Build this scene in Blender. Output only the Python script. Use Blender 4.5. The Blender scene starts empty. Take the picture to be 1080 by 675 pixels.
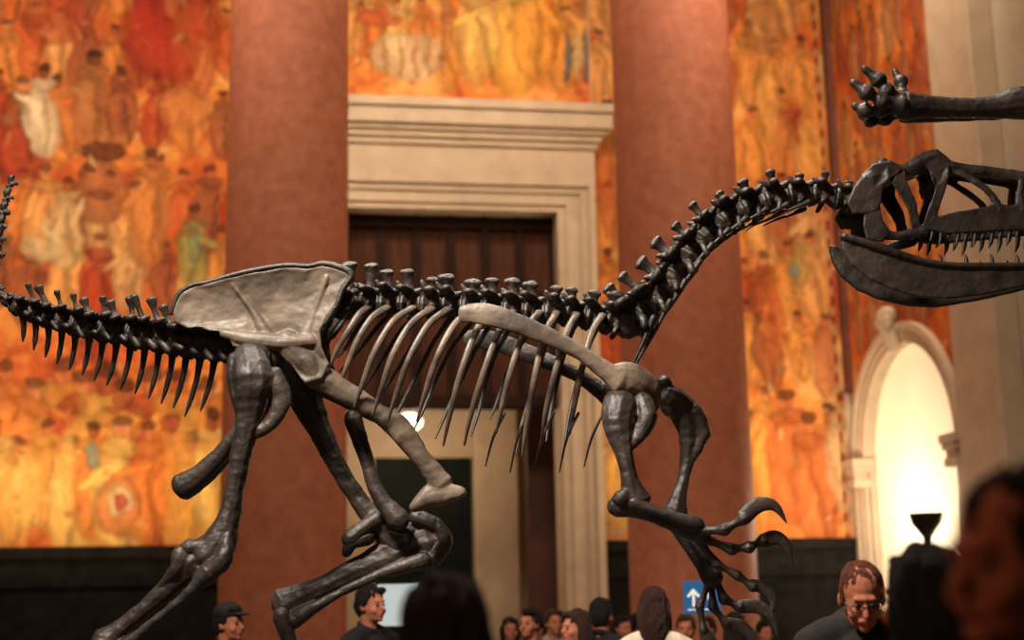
import bpy, math, random
import numpy as np
from mathutils import Vector, Matrix
random.seed(7); rng=np.random.default_rng(5)
scene=bpy.context.scene
COL=scene.collection
scene.view_settings.view_transform='Standard'
F=1500.0; CZ=1.6
YAW=math.radians(9); PIT=math.atan(302.5/F); ROLL=math.radians(1.1)
C=Vector((0,0,CZ))
fw=Vector((math.sin(YAW)*math.cos(PIT),math.cos(YAW)*math.cos(PIT),math.sin(PIT)))
r0=Vector((math.cos(YAW),-math.sin(YAW),0)); u0=r0.cross(fw)
RT=r0*math.cos(ROLL)-u0*math.sin(ROLL); UP=u0*math.cos(ROLL)+r0*math.sin(ROLL)
HD=Vector((math.sin(YAW),math.cos(YAW),0))
def ray(px,py): return fw+RT*((px-540)/F)+UP*((337.5-py)/F)
def P(px,py,D):
    d=ray(px,py); return C+d*(D/d.dot(HD))
def YP(px,py,Y):
    d=ray(px,py); return C+d*(Y/d.y)
def XP(px,py,X):
    d=ray(px,py); return C+d*(X/d.x)
cd=bpy.data.cameras.new('camera'); cam=bpy.data.objects.new('camera',cd); COL.objects.link(cam)
m=Matrix((RT,UP,-fw)).transposed().to_4x4(); m.translation=C; cam.matrix_world=m
cd.lens=50; cd.sensor_width=36; cd.clip_end=200
cd.dof.use_dof=True; cd.dof.focus_distance=6.6; cd.dof.aperture_fstop=1.35
scene.camera=cam

# ---------- materials
def s2l(c):
    return tuple((x/255/12.92 if x/255<=0.04045 else ((x/255+0.055)/1.055)**2.4) for x in c)
def mat(name,c1,c2=None,scale=8,rough=.6,bump=0,bscale=30,spec=.5,metal=0,emit=None,estr=0,detail=5,coords='Object',stretch=None):
    m=bpy.data.materials.new(name); m.use_nodes=True; nt=m.node_tree; b=nt.nodes['Principled BSDF']
    b.inputs['Roughness'].default_value=rough; b.inputs['Metallic'].default_value=metal
    b.inputs['Specular IOR Level'].default_value=spec
    tc=nt.nodes.new('ShaderNodeTexCoord'); mp=nt.nodes.new('ShaderNodeMapping')
    nt.links.new(tc.outputs[coords],mp.inputs[0])
    if stretch: mp.inputs['Scale'].default_value=stretch
    n=nt.nodes.new('ShaderNodeTexNoise'); n.inputs['Scale'].default_value=scale; n.inputs['Detail'].default_value=detail
    nt.links.new(mp.outputs[0],n.inputs[0])
    cr=nt.nodes.new('ShaderNodeValToRGB'); nt.links.new(n.outputs[0],cr.inputs[0])
    cr.color_ramp.elements[0].position=.3; cr.color_ramp.elements[1].position=.7
    c2=c2 or tuple(x*.85 for x in c1)
    cr.color_ramp.elements[0].color=(*s2l(c2),1); cr.color_ramp.elements[1].color=(*s2l(c1),1)
    nt.links.new(cr.outputs[0],b.inputs['Base Color'])
    if bump:
        n2=nt.nodes.new('ShaderNodeTexNoise'); n2.inputs['Scale'].default_value=bscale; n2.inputs['Detail'].default_value=6
        nt.links.new(mp.outputs[0],n2.inputs[0])
        bp=nt.nodes.new('ShaderNodeBump'); bp.inputs['Strength'].default_value=bump; bp.inputs['Distance'].default_value=.02
        nt.links.new(n2.outputs[0],bp.inputs['Height']); nt.links.new(bp.outputs[0],b.inputs['Normal'])
    if emit:
        b.inputs['Emission Color'].default_value=(*s2l(emit),1); b.inputs['Emission Strength'].default_value=estr
    return m
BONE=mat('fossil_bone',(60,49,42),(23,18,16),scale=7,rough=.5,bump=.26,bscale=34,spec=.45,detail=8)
BONE_LIT=mat('fossil_bone_lit',(128,110,94),(50,41,35),scale=5,rough=.5,bump=.22,bscale=22,spec=.4,detail=9)  # paler copy of the bone; lit look of near-side bones put into colour
RIB_LIT=mat('fossil_bone_rib_lit',(108,92,78),(40,32,28),scale=7,rough=.46,bump=.18,bscale=30,spec=.45,detail=8)  # near ribs only: their highlights are painted in as a lighter tone
TOOTH=mat('fossil_tooth',(38,32,29),(20,17,15),scale=30,rough=.45)
STEEL=mat('dark_steel',(50,48,46),rough=.4,metal=.8)
MARB=mat('red_marble',(170,102,76),(146,84,62),scale=7,rough=.6,detail=10,spec=.15)
BEIGE=mat('limestone',(202,178,152),(186,162,138),scale=4,rough=.8,spec=.2)
BEIGE2=mat('limestone_grey',(190,172,150),(176,158,136),scale=3,rough=.85,spec=.2)
NICHE_GLOW=mat('niche_plaster_glow',(250,236,208),(242,226,198),scale=3,rough=.8,emit=(255,224,172),estr=.6)  # emission adds the lamplit glow; the plaster itself is no light source
GREEN=mat('dark_green_marble',(32,29,25),(17,16,14),scale=6,rough=.8,detail=10,spec=.08)
WOOD=mat('dark_wood',(88,50,33),(58,32,21),scale=4,rough=.7,stretch=(6,6,.6),spec=.12)
WOODD=mat('dark_wood_frame',(46,25,18),(32,17,13),scale=4,rough=.7,spec=.12)
REDB=mat('red_brown_plaster',(104,50,30),(84,38,22),scale=5,rough=.7)
FLOOR=mat('floor_stone',(110,92,72),(90,74,58),scale=2,rough=.4)
CEIL=mat('ceiling_plaster',(150,130,104),scale=2,rough=.9)
DOORG=mat('dark_glass_green',(24,34,30),(16,22,20),scale=3,rough=.7,spec=.1)
PLINTH=mat('plinth_dark',(50,42,36),rough=.6)

class Buf:
    def __init__(s): s.v=[]; s.f=[]
    def tube(s,pts,ra,rb=None,axis=None,seg=12,sub=5,cap=True):
        axis=axis or HD
        pts=[Vector(p) for p in pts]; n=len(pts)
        if isinstance(ra,(int,float)): ra=[ra]*n
        if rb is None: rb=ra
        if isinstance(rb,(int,float)): rb=[rb]*n
        cs=[];A=[];B=[]
        def cr(a,b,c,d,t): return 0.5*((2*b)+(c-a)*t+(2*a-5*b+4*c-d)*t*t+(3*b-a-3*c+d)*t*t*t)
        for i in range(n-1):
            k=[max(i-1,0),i,i+1,min(i+2,n-1)]
            for j in range(sub):
                t=j/sub
                cs.append(cr(*[pts[q] for q in k],t))
                A.append(max(1e-4,cr(*[ra[q] for q in k],t))); B.append(max(1e-4,cr(*[rb[q] for q in k],t)))
        cs.append(pts[-1]);A.append(ra[-1]);B.append(rb[-1])
        N=len(cs); T=[]
        for i in range(N):
            t=(cs[min(i+1,N-1)]-cs[max(i-1,0)])
            T.append(t.normalized() if t.length>1e-9 else Vector((0,0,1)))
        if cap:
            e0=min(A[0],B[0]);e1=min(A[-1],B[-1])
            pc=[];pa=[];pb=[];pt=[]
            for ph in (70,40):
                q=math.radians(ph); pc.append(cs[0]-T[0]*e0*math.sin(q)); pa.append(A[0]*math.cos(q)); pb.append(B[0]*math.cos(q)); pt.append(T[0])
            qc=[];qa=[];qb=[];qt=[]
            for ph in (40,70):
                q=math.radians(ph); qc.append(cs[-1]+T[-1]*e1*math.sin(q)); qa.append(A[-1]*math.cos(q)); qb.append(B[-1]*math.cos(q)); qt.append(T[-1])
            tip0=cs[0]-T[0]*e0; tip1=cs[-1]+T[-1]*e1
            cs=pc+cs+qc;A=pa+A+qa;B=pb+B+qb;T=pt+T+qt
        else: tip0=cs[0];tip1=cs[-1]
        base=len(s.v); last=None
        for c,a,b,t in zip(cs,A,B,T):
            n1=axis-t*axis.dot(t)
            if n1.length<.15:
                alt=RT if last is None else last
                n1=alt-t*alt.dot(t)
            n1.normalize(); last=n1; n2=t.cross(n1)
            for k in range(seg):
                th=2*math.pi*k/seg
                s.v.append(c+n1*(a*math.cos(th))+n2*(b*math.sin(th)))
        R=len(cs)
        for i in range(R-1):
            for k in range(seg):
                k2=(k+1)%seg
                s.f.append((base+i*seg+k,base+i*seg+k2,base+(i+1)*seg+k2,base+(i+1)*seg+k))
        s.v.append(tip0); a=len(s.v)-1; s.v.append(tip1); b=len(s.v)-1
        for k in range(seg):
            k2=(k+1)%seg
            s.f.append((a,base+k2,base+k)); s.f.append((b,base+(R-1)*seg+k,base+(R-1)*seg+k2))
        return s
    def ell(s,c,r,rot=None,nu=16,nv=10):
        c=Vector(c); base=len(s.v)
        for i in range(1,nv):
            ph=math.pi*i/nv
            for j in range(nu):
                th=2*math.pi*j/nu
                v=Vector((r[0]*math.sin(ph)*math.cos(th),r[1]*math.sin(ph)*math.sin(th),r[2]*math.cos(ph)))
                if rot: v=rot@v
                s.v.append(c+v)
        t=Vector((0,0,r[2]));
        if rot: t=rot@t
        s.v.append(c+t); s.v.append(c-t); a=len(s.v)-2; b=a+1
        for i in range(nv-2):
            for j in range(nu):
                j2=(j+1)%nu
                s.f.append((base+i*nu+j,base+(i+1)*nu+j,base+(i+1)*nu+j2,base+i*nu+j2))
        for j in range(nu):
            j2=(j+1)%nu
            s.f.append((a,base+j,base+j2)); s.f.append((b,base+(nv-2)*nu+j2,base+(nv-2)*nu+j))
        return s
    def box(s,a,b):
        base=len(s.v)
        for x in (a[0],b[0]):
            for y in (a[1],b[1]):
                for z in (a[2],b[2]): s.v.append(Vector((x,y,z)))
        for f in ((0,1,3,2),(4,6,7,5),(0,4,5,1),(2,3,7,6),(0,2,6,4),(1,5,7,3)): s.f.append(tuple(base+q for q in f))
        return s
    def lathe(s,c,prof,seg=48):
        base=len(s.v); c=Vector(c)
        for r,z in prof:
            for k in range(seg):
                th=2*math.pi*k/seg; s.v.append(c+Vector((r*math.cos(th),r*math.sin(th),z)))
        for i in range(len(prof)-1):
            for k in range(seg):
                k2=(k+1)%seg; s.f.append((base+i*seg+k,base+i*seg+k2,base+(i+1)*seg+k2,base+(i+1)*seg+k))
        s.f.append(tuple(base+k for k in reversed(range(seg)))); n=len(prof)-1
        s.f.append(tuple(base+n*seg+k for k in range(seg)))
        return s
def mesh_from(buf,name,origin=(0,0,0)):
    o=Vector(origin); me=bpy.data.meshes.new(name); me.from_pydata([tuple(v-o) for v in buf.v],[],buf.f); me.update(); return me
def remesh(buf,voxel,name,origin=(0,0,0),sm=3):
    me=mesh_from(buf,'t',origin); ob=bpy.data.objects.new('t',me); COL.objects.link(ob)
    md=ob.modifiers.new('r','REMESH'); md.mode='VOXEL'; md.voxel_size=voxel
    if sm: s=ob.modifiers.new('s','SMOOTH'); s.factor=.5; s.iterations=sm
    dg=bpy.context.evaluated_depsgraph_get(); m2=bpy.data.meshes.new_from_object(ob.evaluated_get(dg))
    bpy.data.objects.remove(ob); bpy.data.meshes.remove(me); m2.name=name
    return m2
def obj(name,me,mt,parent=None,smooth=True,**props):
    ob=bpy.data.objects.new(name,me); COL.objects.link(ob)
    if mt: me.materials.clear(); me.materials.append(mt)
    if smooth: me.polygons.foreach_set('use_smooth',[True]*len(me.polygons))
    if parent: ob.parent=parent
    for k,v in props.items(): ob[k]=v
    return ob
def empty(name,loc,label,category,rotz=0,**kw):
    e=bpy.data.objects.new(name,None); COL.objects.link(e); e.location=loc; e.rotation_euler=(0,0,rotz); e.empty_display_size=.2
    e['label']=label; e['category']=category
    for k,v in kw.items(): e[k]=v
    return e
def boxo(name,a,b,mt,bevel=0,**kw):
    ob=obj(name,mesh_from(Buf().box(a,b),name),mt,smooth=False,**kw)
    if bevel:
        md=ob.modifiers.new('b','BEVEL'); md.width=bevel; md.segments=3
    return ob
ST=dict(kind='structure')

# ---------- architecture
YW=19.0; XR=YP(908,570,YW).x; CEILZ=12.0; XL=-6.0
XO0,XO1=YP(366,300,YW).x, YP(587,225,YW).x
ZO=YP(480,222,YW).z
ZC0=YP(480,188,YW-.15).z
ZF=YP(500,152,YW-.2).z
ZT=YP(500,104,YW-.38).z
XC1=YP(628,230,YW-.15).x; XC0=XO0-(XC1-XO1)
XK1=YP(649,120,YW-.38).x; XK0=XC0-(XK1-XC1)
ZWn=YP(100,577,YW).z
boxo('floor',(XL-2,-6,-.2),(XR+3,27,0),FLOOR,**ST)
boxo('ceiling',(XL-.3,-6,CEILZ),(XR+2,19.6,CEILZ+.3),CEIL,**ST)
wb=Buf(); wb.box((XL,YW,0),(XO0,YW+.6,CEILZ)); wb.box((XO1,YW,0),(XR+1.6,YW+.6,CEILZ)); wb.box((XO0,YW,ZO),(XO1,YW+.6,CEILZ))
obj('wall_back',mesh_from(wb,'wall_back'),BEIGE,smooth=False,**ST)
boxo('wall_left',(XL-.3,-6,0),(XL,YW+.6,CEILZ),BEIGE2,**ST)
PJ=.12
ynear=XP(1010,440,XR-PJ).y; yfar=YW-.12
AY=(ynear+yfar)/2; RO=(yfar-ynear)/2; RI=RO-.27
ZS=XP(955,334,XR-PJ).z-RO
def arch_wall(name,x0,x1,y0,y1,z0,z1,R,yc,zs,mt):
    b=Buf(); n=32
    ys=[yc-R*math.cos(math.pi*i/n) for i in range(n+1)]; zs_=[zs+R*math.sin(math.pi*i/n) for i in range(n+1)]
    def quad(p):
        k=len(b.v)
        for x in (x0,x1):
            for q in p: b.v.append(Vector((x,q[0],q[1])))
        b.f.append((k,k+1,k+2,k+3)); b.f.append((k+7,k+6,k+5,k+4))
        for i in range(4):
            j=(i+1)%4; b.f.append((k+i,k+4+i,k+4+j,k+j))
    quad([(y0,z0),(yc-R,z0),(yc-R,z1),(y0,z1)]); quad([(yc+R,z0),(y1,z0),(y1,z1),(yc+R,z1)])
    for i in range(n): quad([(ys[i],zs_[i]),(ys[i+1],zs_[i+1]),(ys[i+1],z1),(ys[i],z1)])
    return obj(name,mesh_from(b,name),mt,smooth=False,**ST)
arch_wall('wall_right',XR,XR+.14,-6,YW,0,CEILZ,RI,AY,ZS,BEIGE2)
boxo('wall_niche',(XR+.14,AY-1.9,0),(XR+.3,YW,7),NICHE_GLOW,**ST)
def ring(b,x0,x1,ra,rb,zb):
    n=36; pts=[]
    for rr in (ra,rb):
        L=[(AY-rr,zb)]+[(AY-rr*math.cos(math.pi*i/n),ZS+rr*math.sin(math.pi*i/n)) for i in range(n+1)]+[(AY+rr,zb)]
        pts.append(L)
    k=len(b.v); N=n+3
    for x in (x0,x1):
        for L in pts:
            for y,z in L: b.v.append(Vector((x,y,z)))
    for i in range(N-1):
        b.f.append((k+i,k+i+1,k+N+i+1,k+N+i)); b.f.append((k+2*N+i,k+3*N+i,k+3*N+i+1,k+2*N+i+1))
        b.f.append((k+i,k+2*N+i,k+2*N+i+1,k+i+1)); b.f.append((k+N+i,k+N+i+1,k+3*N+i+1,k+3*N+i))
ab=Buf(); ring(ab,XR-.05,XR+.02,RI,RI+.11,0); ring(ab,XR-.08,XR+.02,RI+.09,RI+.20,0); ring(ab,XR-PJ,XR+.02,RI+.18,RO,0)
obj('trim_1',mesh_from(ab,'trim'),BEIGE,smooth=False,**ST)
cb=Buf()
for yy in (AY-RI-.14,AY+RI+.14):
    for dz,w,h in ((-.36,.20,.10),(-.26,.16,.1),(-.16,.22,.08),(-.08,.26,.1)):
        cb.box((XR-.1-w*.5,yy-w*.75,ZS+dz),(XR+.1,yy+min(w*.75,YW-yy-.01),ZS+dz+h))
obj('trim_2',mesh_from(cb,'trim'),BEIGE,smooth=False,**ST)
kb=Buf(); kb.tube([(XR-.1,AY,ZS+RI-.02),(XR-.16,AY,ZS+RO*.93),(XR-.2,AY,ZS+RO+.08)],[.1,.12,.12],axis=Vector((0,1,0)))
kb.ell((XR-.18,AY,ZS+RO+.1),(.12,.19,.13)); kb.ell((XR-.22,AY-.1,ZS+RO+.02),(.08,.1,.08)); kb.ell((XR-.22,AY+.1,ZS+RO+.02),(.08,.1,.08))
obj('trim_3',mesh_from(kb,'trim'),BEIGE,**ST)
ypa=XP(1001,340,XR-.3).y
boxo('trim_4',(XR-.30,ypa-1.05,0),(XR,ypa,CEILZ),BEIGE,.02,**ST)
boxo('trim_5',(XR-.10,YW-.14,ZS+1.0),(XR,YW,CEILZ),REDB,**ST)
wn=Buf()
for a,b_ in ((XL,XC0),(XC1,XR)):
    wn.box((a,YW-.08,0),(b_,YW,ZWn-.14)); wn.box((a,YW-.14,ZWn-.14),(b_,YW,ZWn)); wn.box((a,YW-.12,ZWn-.5),(b_,YW,ZWn-.42)); wn.box((a,YW-.16,0),(b_,YW,.3))
obj('baseboard_back',mesh_from(wn,'w'),GREEN,smooth=False,**ST)
cs=Buf(); wdt=XC1-XO1
for i,(f0,f1,pr) in enumerate(((0,.22,.05),(.22,.6,.09),(.6,.82,.13),(.82,1.0,.18))):
    h=ZC0-ZO
    cs.box((XO1+wdt*f0,YW-pr,0),(XO1+wdt*f1,YW+.02,ZO+h*f1)); cs.box((XO0-wdt*f1,YW-pr,0),(XO0-wdt*f0,YW+.02,ZO+h*f1))
    cs.box((XO0-wdt*f0,YW-pr,ZO+h*f0),(XO1+wdt*f0,YW+.02,ZO+h*f1))
obj('trim_6',mesh_from(cs,'trim'),BEIGE,smooth=False,**ST)
en=Buf(); en.box((XC0-.02,YW-.12,ZC0),(XC1+.02,YW,ZF))
hh=ZT-ZF; ww=XK1-XC1
for f0,f1,pr,w in ((0,.15,.17,.2),(.15,.3,.22,.4),(.3,.42,.27,.6),(.42,.8,.33,.9),(.8,1,.38,1.0)):
    en.box((XC0-ww*w,YW-pr,ZF+hh*f0),(XC1+ww*w,YW,ZF+hh*f1))
obj('trim_7',mesh_from(en,'trim'),BEIGE,smooth=False,**ST)
ZTR=YP(480,432,YW+.4).z
tb=Buf(); tb.box((XO0,YW+.35,ZTR),(XO1,YW+.45,ZO))
obj('trim_8',mesh_from(tb,'trim'),WOOD,smooth=False,**ST)
tb=Buf(); nb_=6
for i in range(nb_+1):
    x=XO0+(XO1-XO0)*i/nb_; tb.box((max(XO0,x-.06),YW+.27,ZTR),(min(XO1,x+.06),YW+.35,ZO))
for z in (ZO-.18,ZO-1.25,ZTR+.02): tb.box((XO0,YW+.25,z),(XO1,YW+.35,z+.16))
obj('trim_9',mesh_from(tb,'trim'),WOODD,smooth=False,**ST)
YV=23.0
boxo('wall_vestibule_back',(-1.5,YV,0),(7,YV+.2,5.4),BEIGE,**ST)
boxo('wall_vestibule_left',(-1.6,YW+.6,0),(-1.4,YV,5.4),BEIGE,**ST)
boxo('wall_vestibule_right',(6.6,YW+.6,0),(6.8,YV,5.4),BEIGE,**ST)
boxo('ceiling_vestibule',(-1.5,YW+.6,5.2),(7,YV,5.4),CEIL,**ST)
p0=YP(396,483,YV-.05);p1=YP(498,610,YV-.05)
db=Buf().box((p0.x,YV-.06,0),(p1.x,YV,p0.z))
obj('door_1',mesh_from(db,'door'),DOORG,smooth=False,**ST)
p0b=YP(500,470,YV-.3);p1b=YP(546,470,YV-.3)
boxo('trim_10',(p0b.x,YV-.3,0),(p1b.x,YV,5.2),BEIGE,.03,**ST)
a=YP(553,440,20.6);b_=YP(594,440,20.6)
boxo('door_2',(a.x,20.5,0),(b_.x+.1,20.6,4.6),mat('dark_red_wood',(84,40,28),(62,30,22),scale=4,rough=.6),.02,**ST)

def column(px,pr,lab):
    D=16.0
    c=YP(px,330,D); R=pr/F*(Vector((c.x,c.y,0)).dot(HD))
    prof=[(R*1.35,0),(R*1.35,.25),(R*1.25,.3),(R*1.28,.42),(R*1.12,.55),(R*1.15,.68),(R*1.04,.78),(R*1.0,.9),(R,5),(R*.985,9),(R*.97,11.2),(R*1.05,11.3),(R*1.25,11.6),(R*1.3,CEILZ)]
    return obj('column',mesh_from(Buf().lathe((c.x,D,0),prof,64),'column'),MARB,label=lab,category='column',group='hall columns')
c1=column(302,66,'massive round polished red-brown marble column rising to the ceiling')
c2=column(719,66,'massive round polished red-brown marble column rising to the ceiling')

# ---------- murals
GC={}
def vnoise(x,y,seed):
    if seed not in GC: GC[seed]=np.random.default_rng(seed).random((128,128))
    G=GC[seed]
    xi=np.floor(x).astype(int);yi=np.floor(y).astype(int);fx=x-xi;fy=y-yi
    fx=fx*fx*(3-2*fx);fy=fy*fy*(3-2*fy)
    g=lambda a,b:G[a%128,b%128]
    return (g(xi,yi)*(1-fx)+g(xi+1,yi)*fx)*(1-fy)+(g(xi,yi+1)*(1-fx)+g(xi+1,yi+1)*fx)*fy
def fnoise(x,y,seed,o=4):
    s=0;a=1;t=0
    for i in range(o): s=s+a*vnoise(x*2**i,y*2**i,seed+i); t+=a; a*=.55
    return s/t
PAL=[(132,52,32),(172,78,40),(200,106,50),(212,132,64),(224,158,90)]
PAL=[np.array(s2l(c)) for c in PAL]
def paint(A,Z,figs,bias,seed):
    n=fnoise(A*1.1,Z*1.1,seed,5)*.75+fnoise(A*5,Z*5,seed+9,3)*.25
    bz=bias(A,Z)
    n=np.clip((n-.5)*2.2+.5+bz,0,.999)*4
    i=np.floor(n).astype(int);f=(n-i)[...,None]
    P_=np.array(PAL); col=P_[i]*(1-f)+P_[i+1]*f
    wx_=A+(fnoise(A*4,Z*4,seed+20,3)-.5)*.12; wz_=Z+(fnoise(A*4,Z*4,seed+30,3)-.5)*.12
    U=A[0];V=Z[:,0]
    rr=np.random.default_rng(seed+77); s1=[]; s2=[]
    area_=(U[-1]-U[0])*(V[-1]-V[0])
    SP=[(126,56,32),(156,66,36),(224,180,120),(216,146,74),(182,82,42),(120,64,40),(200,138,74),(160,52,34),(130,120,76)]
    for k in range(int(area_*14)):
        cx=rr.uniform(U[0],U[-1]);cz=rr.uniform(V[0],V[-1])
        st=(cx,cz,rr.uniform(.02,.06),rr.uniform(.05,.14),rr.normal(0,1.1),SP[rr.integers(len(SP))],rr.uniform(.25,.5))
        (s1 if k%3 else s2).append(st)
    for q,(cx,cz,rx,rz,rot,c,al) in enumerate(s1+list(figs)+s2):
        m_=max(rx,rz)+.2
        i0,i1=np.searchsorted(U,(cx-m_,cx+m_)); j0,j1=np.searchsorted(V,(cz-m_,cz+m_))
        if i0>=i1 or j0>=j1: continue
        dx=wx_[j0:j1,i0:i1]-cx;dz=wz_[j0:j1,i0:i1]-cz; ca,sa=math.cos(rot),math.sin(rot)
        u=(dx*ca+dz*sa)/rx; v=(-dx*sa+dz*ca)/rz
        d=np.sqrt(u*u+v*v)
        w=np.clip((1-d)/.16,0,1); w=w*w*(3-2*w)*al
        if w.max()<=0: continue
        cc=np.array(s2l(c)); fold=(1+.16*np.sin(u*6+v*2.5+cx*9))*(1-.55*np.clip((d-.6)/.4,0,1))
        col[j0:j1,i0:i1]=col[j0:j1,i0:i1]*(1-w[...,None])+cc[None,None,:]*(fold*w)[...,None]
    g=.78+.4*fnoise(A*12,Z*12,seed+40,3)
    return np.clip(col*g[...,None],0,1)
def figures(cx,ztop,h,robe,head,arr,alpha=.74):
    arr.append((cx,ztop-h*.58,h*.19,h*.42,random.uniform(-.2,.2),robe,alpha))
    arr.append((cx+h*.05,ztop-h*.6,h*.035,h*.34,random.uniform(-.25,.25),tuple(x*.6 for x in robe),alpha*.7))
    arr.append((cx-h*.07,ztop-h*.5,h*.05,h*.25,random.uniform(-.3,.3),tuple(min(255,x*1.12) for x in robe),alpha*.7))
    arr.append((cx+h*.12*random.choice((-1,1)),ztop-h*.36,h*.045,h*.20,random.uniform(-1.3,1.3),tuple(min(255,x*1.08) for x in robe),alpha))
    arr.append((cx,ztop-h*.18,h*.15,h*.075,0,tuple(x*.85 for x in robe),alpha))
    arr.append((cx,ztop-h*.065,h*.06,h*.08,0,head,.85))
    arr.append((cx,ztop-h*.015,h*.068,h*.045,0,tuple(x*.5 for x in head),.8))
def mural(name,label,u0,u1,z0,z1,place,arr,bias,seed,border=None,cut=None,step=.026):
    nu=max(2,int((u1-u0)/step));nz=max(2,int((z1-z0)/step))
    U,Z=np.meshgrid(np.linspace(u0,u1,nu),np.linspace(z0,z1,nz)); 
    col=paint(U,Z,arr,bias,seed)
    if border:
        for (b0,b1) in border:
            mk=(U>b0)&(U<b1); ck=(np.floor(Z/.14)%2==0)
            col[mk&ck]=np.array(s2l((160,120,80))); col[mk&~ck]=np.array(s2l((120,44,30)))
    pts=[tuple(place(u,z)) for u,z in zip(U.ravel(),Z.ravel())]
    faces=[]
    for j in range(nz-1):
        for i in range(nu-1):
            if cut and cut(U[j,i],Z[j,i]): continue
            k=j*nu+i; faces.append((k,k+1,k+nu+1,k+nu))
    me=bpy.data.meshes.new(name); me.from_pydata(pts,[],faces); me.update()
    ca=me.color_attributes.new('Col','FLOAT_COLOR','POINT')
    rgba=np.ones((nu*nz,4)); rgba[:,:3]=col.reshape(-1,3); ca.data.foreach_set('color',rgba.ravel())
    return obj(name,me,MUR,smooth=False,label=label,category='mural')
MUR=bpy.data.materials.new('mural_paint'); MUR.use_nodes=True; nt=MUR.node_tree; bs=nt.nodes['Principled BSDF']
at=nt.nodes.new('ShaderNodeAttribute'); at.attribute_name='Col'
no=nt.nodes.new('ShaderNodeTexNoise'); no.inputs['Scale'].default_value=10; no.inputs['Detail'].default_value=8
mx=nt.nodes.new('ShaderNodeMix'); mx.data_type='RGBA'; mx.blend_type='OVERLAY'; mx.inputs[0].default_value=.12
tc=nt.nodes.new('ShaderNodeTexCoord'); nt.links.new(tc.outputs['Object'],no.inputs[0])
nt.links.new(at.outputs['Color'],mx.inputs[6]); nt.links.new(no.outputs[0],mx.inputs[7]); nt.links.new(mx.outputs[2],bs.inputs['Base Color'])
bs.inputs['Roughness'].default_value=.8; bs.inputs['Specular IOR Level'].default_value=.1
MP=19.4/F
def wx(px,py): p=YP(px,py,YW); return p.x,p.z
def addf(arr,px,py,hp,robe,head=(150,80,45)):
    x,z=wx(px,py); figures(x,z,hp*MP,robe,head,arr)
def blob(arr,px,py,rx,ry,c,al=.8,rot=0):
    x,z=wx(px,py); arr.append((x,z,rx*MP,ry*MP,rot,c,al))
ROB=[(160,58,36),(188,86,44),(204,122,60),(212,148,84),(148,68,40),(194,144,92),(140,76,48),(204,132,64)]
def fill(arr,xa,xb,yt,hp,sp,pal=ROB):
    x=xa
    while x<xb:
        addf(arr,x,yt+random.uniform(-16,16),hp*random.uniform(.8,1.15),random.choice(pal),random.choice([(180,98,56),(146,70,40),(196,122,76)])); x+=sp*random.uniform(.7,1.25)
L=[]
fill(L,-190,250,-40,90,30); fill(L,-190,250,20,90,30); fill(L,-190,250,85,95,30); 
blob(L,170,40,46,56,(164,46,32),.7,.3); blob(L,205,50,30,70,(174,72,40),.6); blob(L,60,20,40,35,(160,62,40),.6)
blob(L,195,115,30,28,(190,114,60),.6)
addf(L,47,70,105,(216,190,150),(120,60,34)); addf(L,100,55,125,(166,106,60),(110,60,36)); addf(L,130,75,90,(146,80,48))
fill(L,-190,250,180,100,30); fill(L,-190,250,250,100,30)
blob(L,107,200,28,42,(162,94,56),.85); blob(L,107,160,30,11,(90,46,28),.85); blob(L,96,178,7,6,(80,40,28),.8)
blob(L,118,182,6,5,(76,38,26),.8); blob(L,107,205,14,6,(110,56,34),.7)
addf(L,160,160,130,(194,116,60)); addf(L,72,190,100,(198,158,108)); addf(L,205,220,95,(146,134,72))
blob(L,205,262,8,20,(116,134,96),.65); blob(L,15,160,18,30,(166,62,38),.7); blob(L,45,262,26,16,(202,174,126),.55); blob(L,55,245,9,20,(208,180,130),.5,.8)
fill(L,-190,250,395,180,26,[(196,92,42),(208,134,62),(218,158,76),(162,60,38),(204,118,56)])
fill(L,-190,250,450,130,28,[(206,112,50),(214,146,68),(224,174,94)])
blob(L,25,520,20,44,(232,182,98),.5); blob(L,70,500,14,50,(228,170,86),.45); blob(L,98,482,7,16,(112,136,114),.75)
blob(L,125,535,25,34,(194,114,64),.85); blob(L,125,530,15,17,(204,168,118),.8); blob(L,125,532,8,9,(168,68,54),.9)
blob(L,190,490,18,54,(216,146,70),.45); blob(L,180,445,10,11,(158,72,44),.8)
PY=YW-.02
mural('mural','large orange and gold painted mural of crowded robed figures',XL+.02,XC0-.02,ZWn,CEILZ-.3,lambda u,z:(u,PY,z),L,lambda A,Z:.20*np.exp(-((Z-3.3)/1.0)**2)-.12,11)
T=[]
fill(T,370,650,-60,100,26,[(212,148,78),(206,134,58),(194,110,50),(216,168,96)]); fill(T,370,650,0,95,26,[(212,148,78),(206,134,58),(194,110,50),(216,168,96)])
blob(T,430,60,46,30,(208,180,136),.65); 
for k in range(6): blob(T,392+k*15,62,3.5,24,(160,100,56),.65)
blob(T,540,50,32,64,(222,160,66),.75); blob(T,575,30,14,60,(206,114,52),.7); blob(T,400,20,28,12,(172,80,46),.7)
addf(T,505,-20,130,(218,166,86)); addf(T,560,-30,140,(220,146,60))
for k in range(5): blob(T,598+k*10,60,4.5,34,[(70,94,94),(184,164,112)][k%2],.8)
blob(T,620,12,26,14,(170,100,56),.7); blob(T,470,30,8,46,(170,106,62),.6)
mural('mural','golden painted mural band of robed figures above the doorway',XC0,XC1,ZT+.0,CEILZ-.3,lambda u,z:(u,PY,z),T,lambda A,Z:.12+0*A,31)
Rr=[]
fill(Rr,630,900,-40,100,26); fill(Rr,630,900,30,100,28); fill(Rr,640,900,110,110,28,[(196,120,60),(208,146,76),(182,88,46),(208,136,62)])
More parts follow.
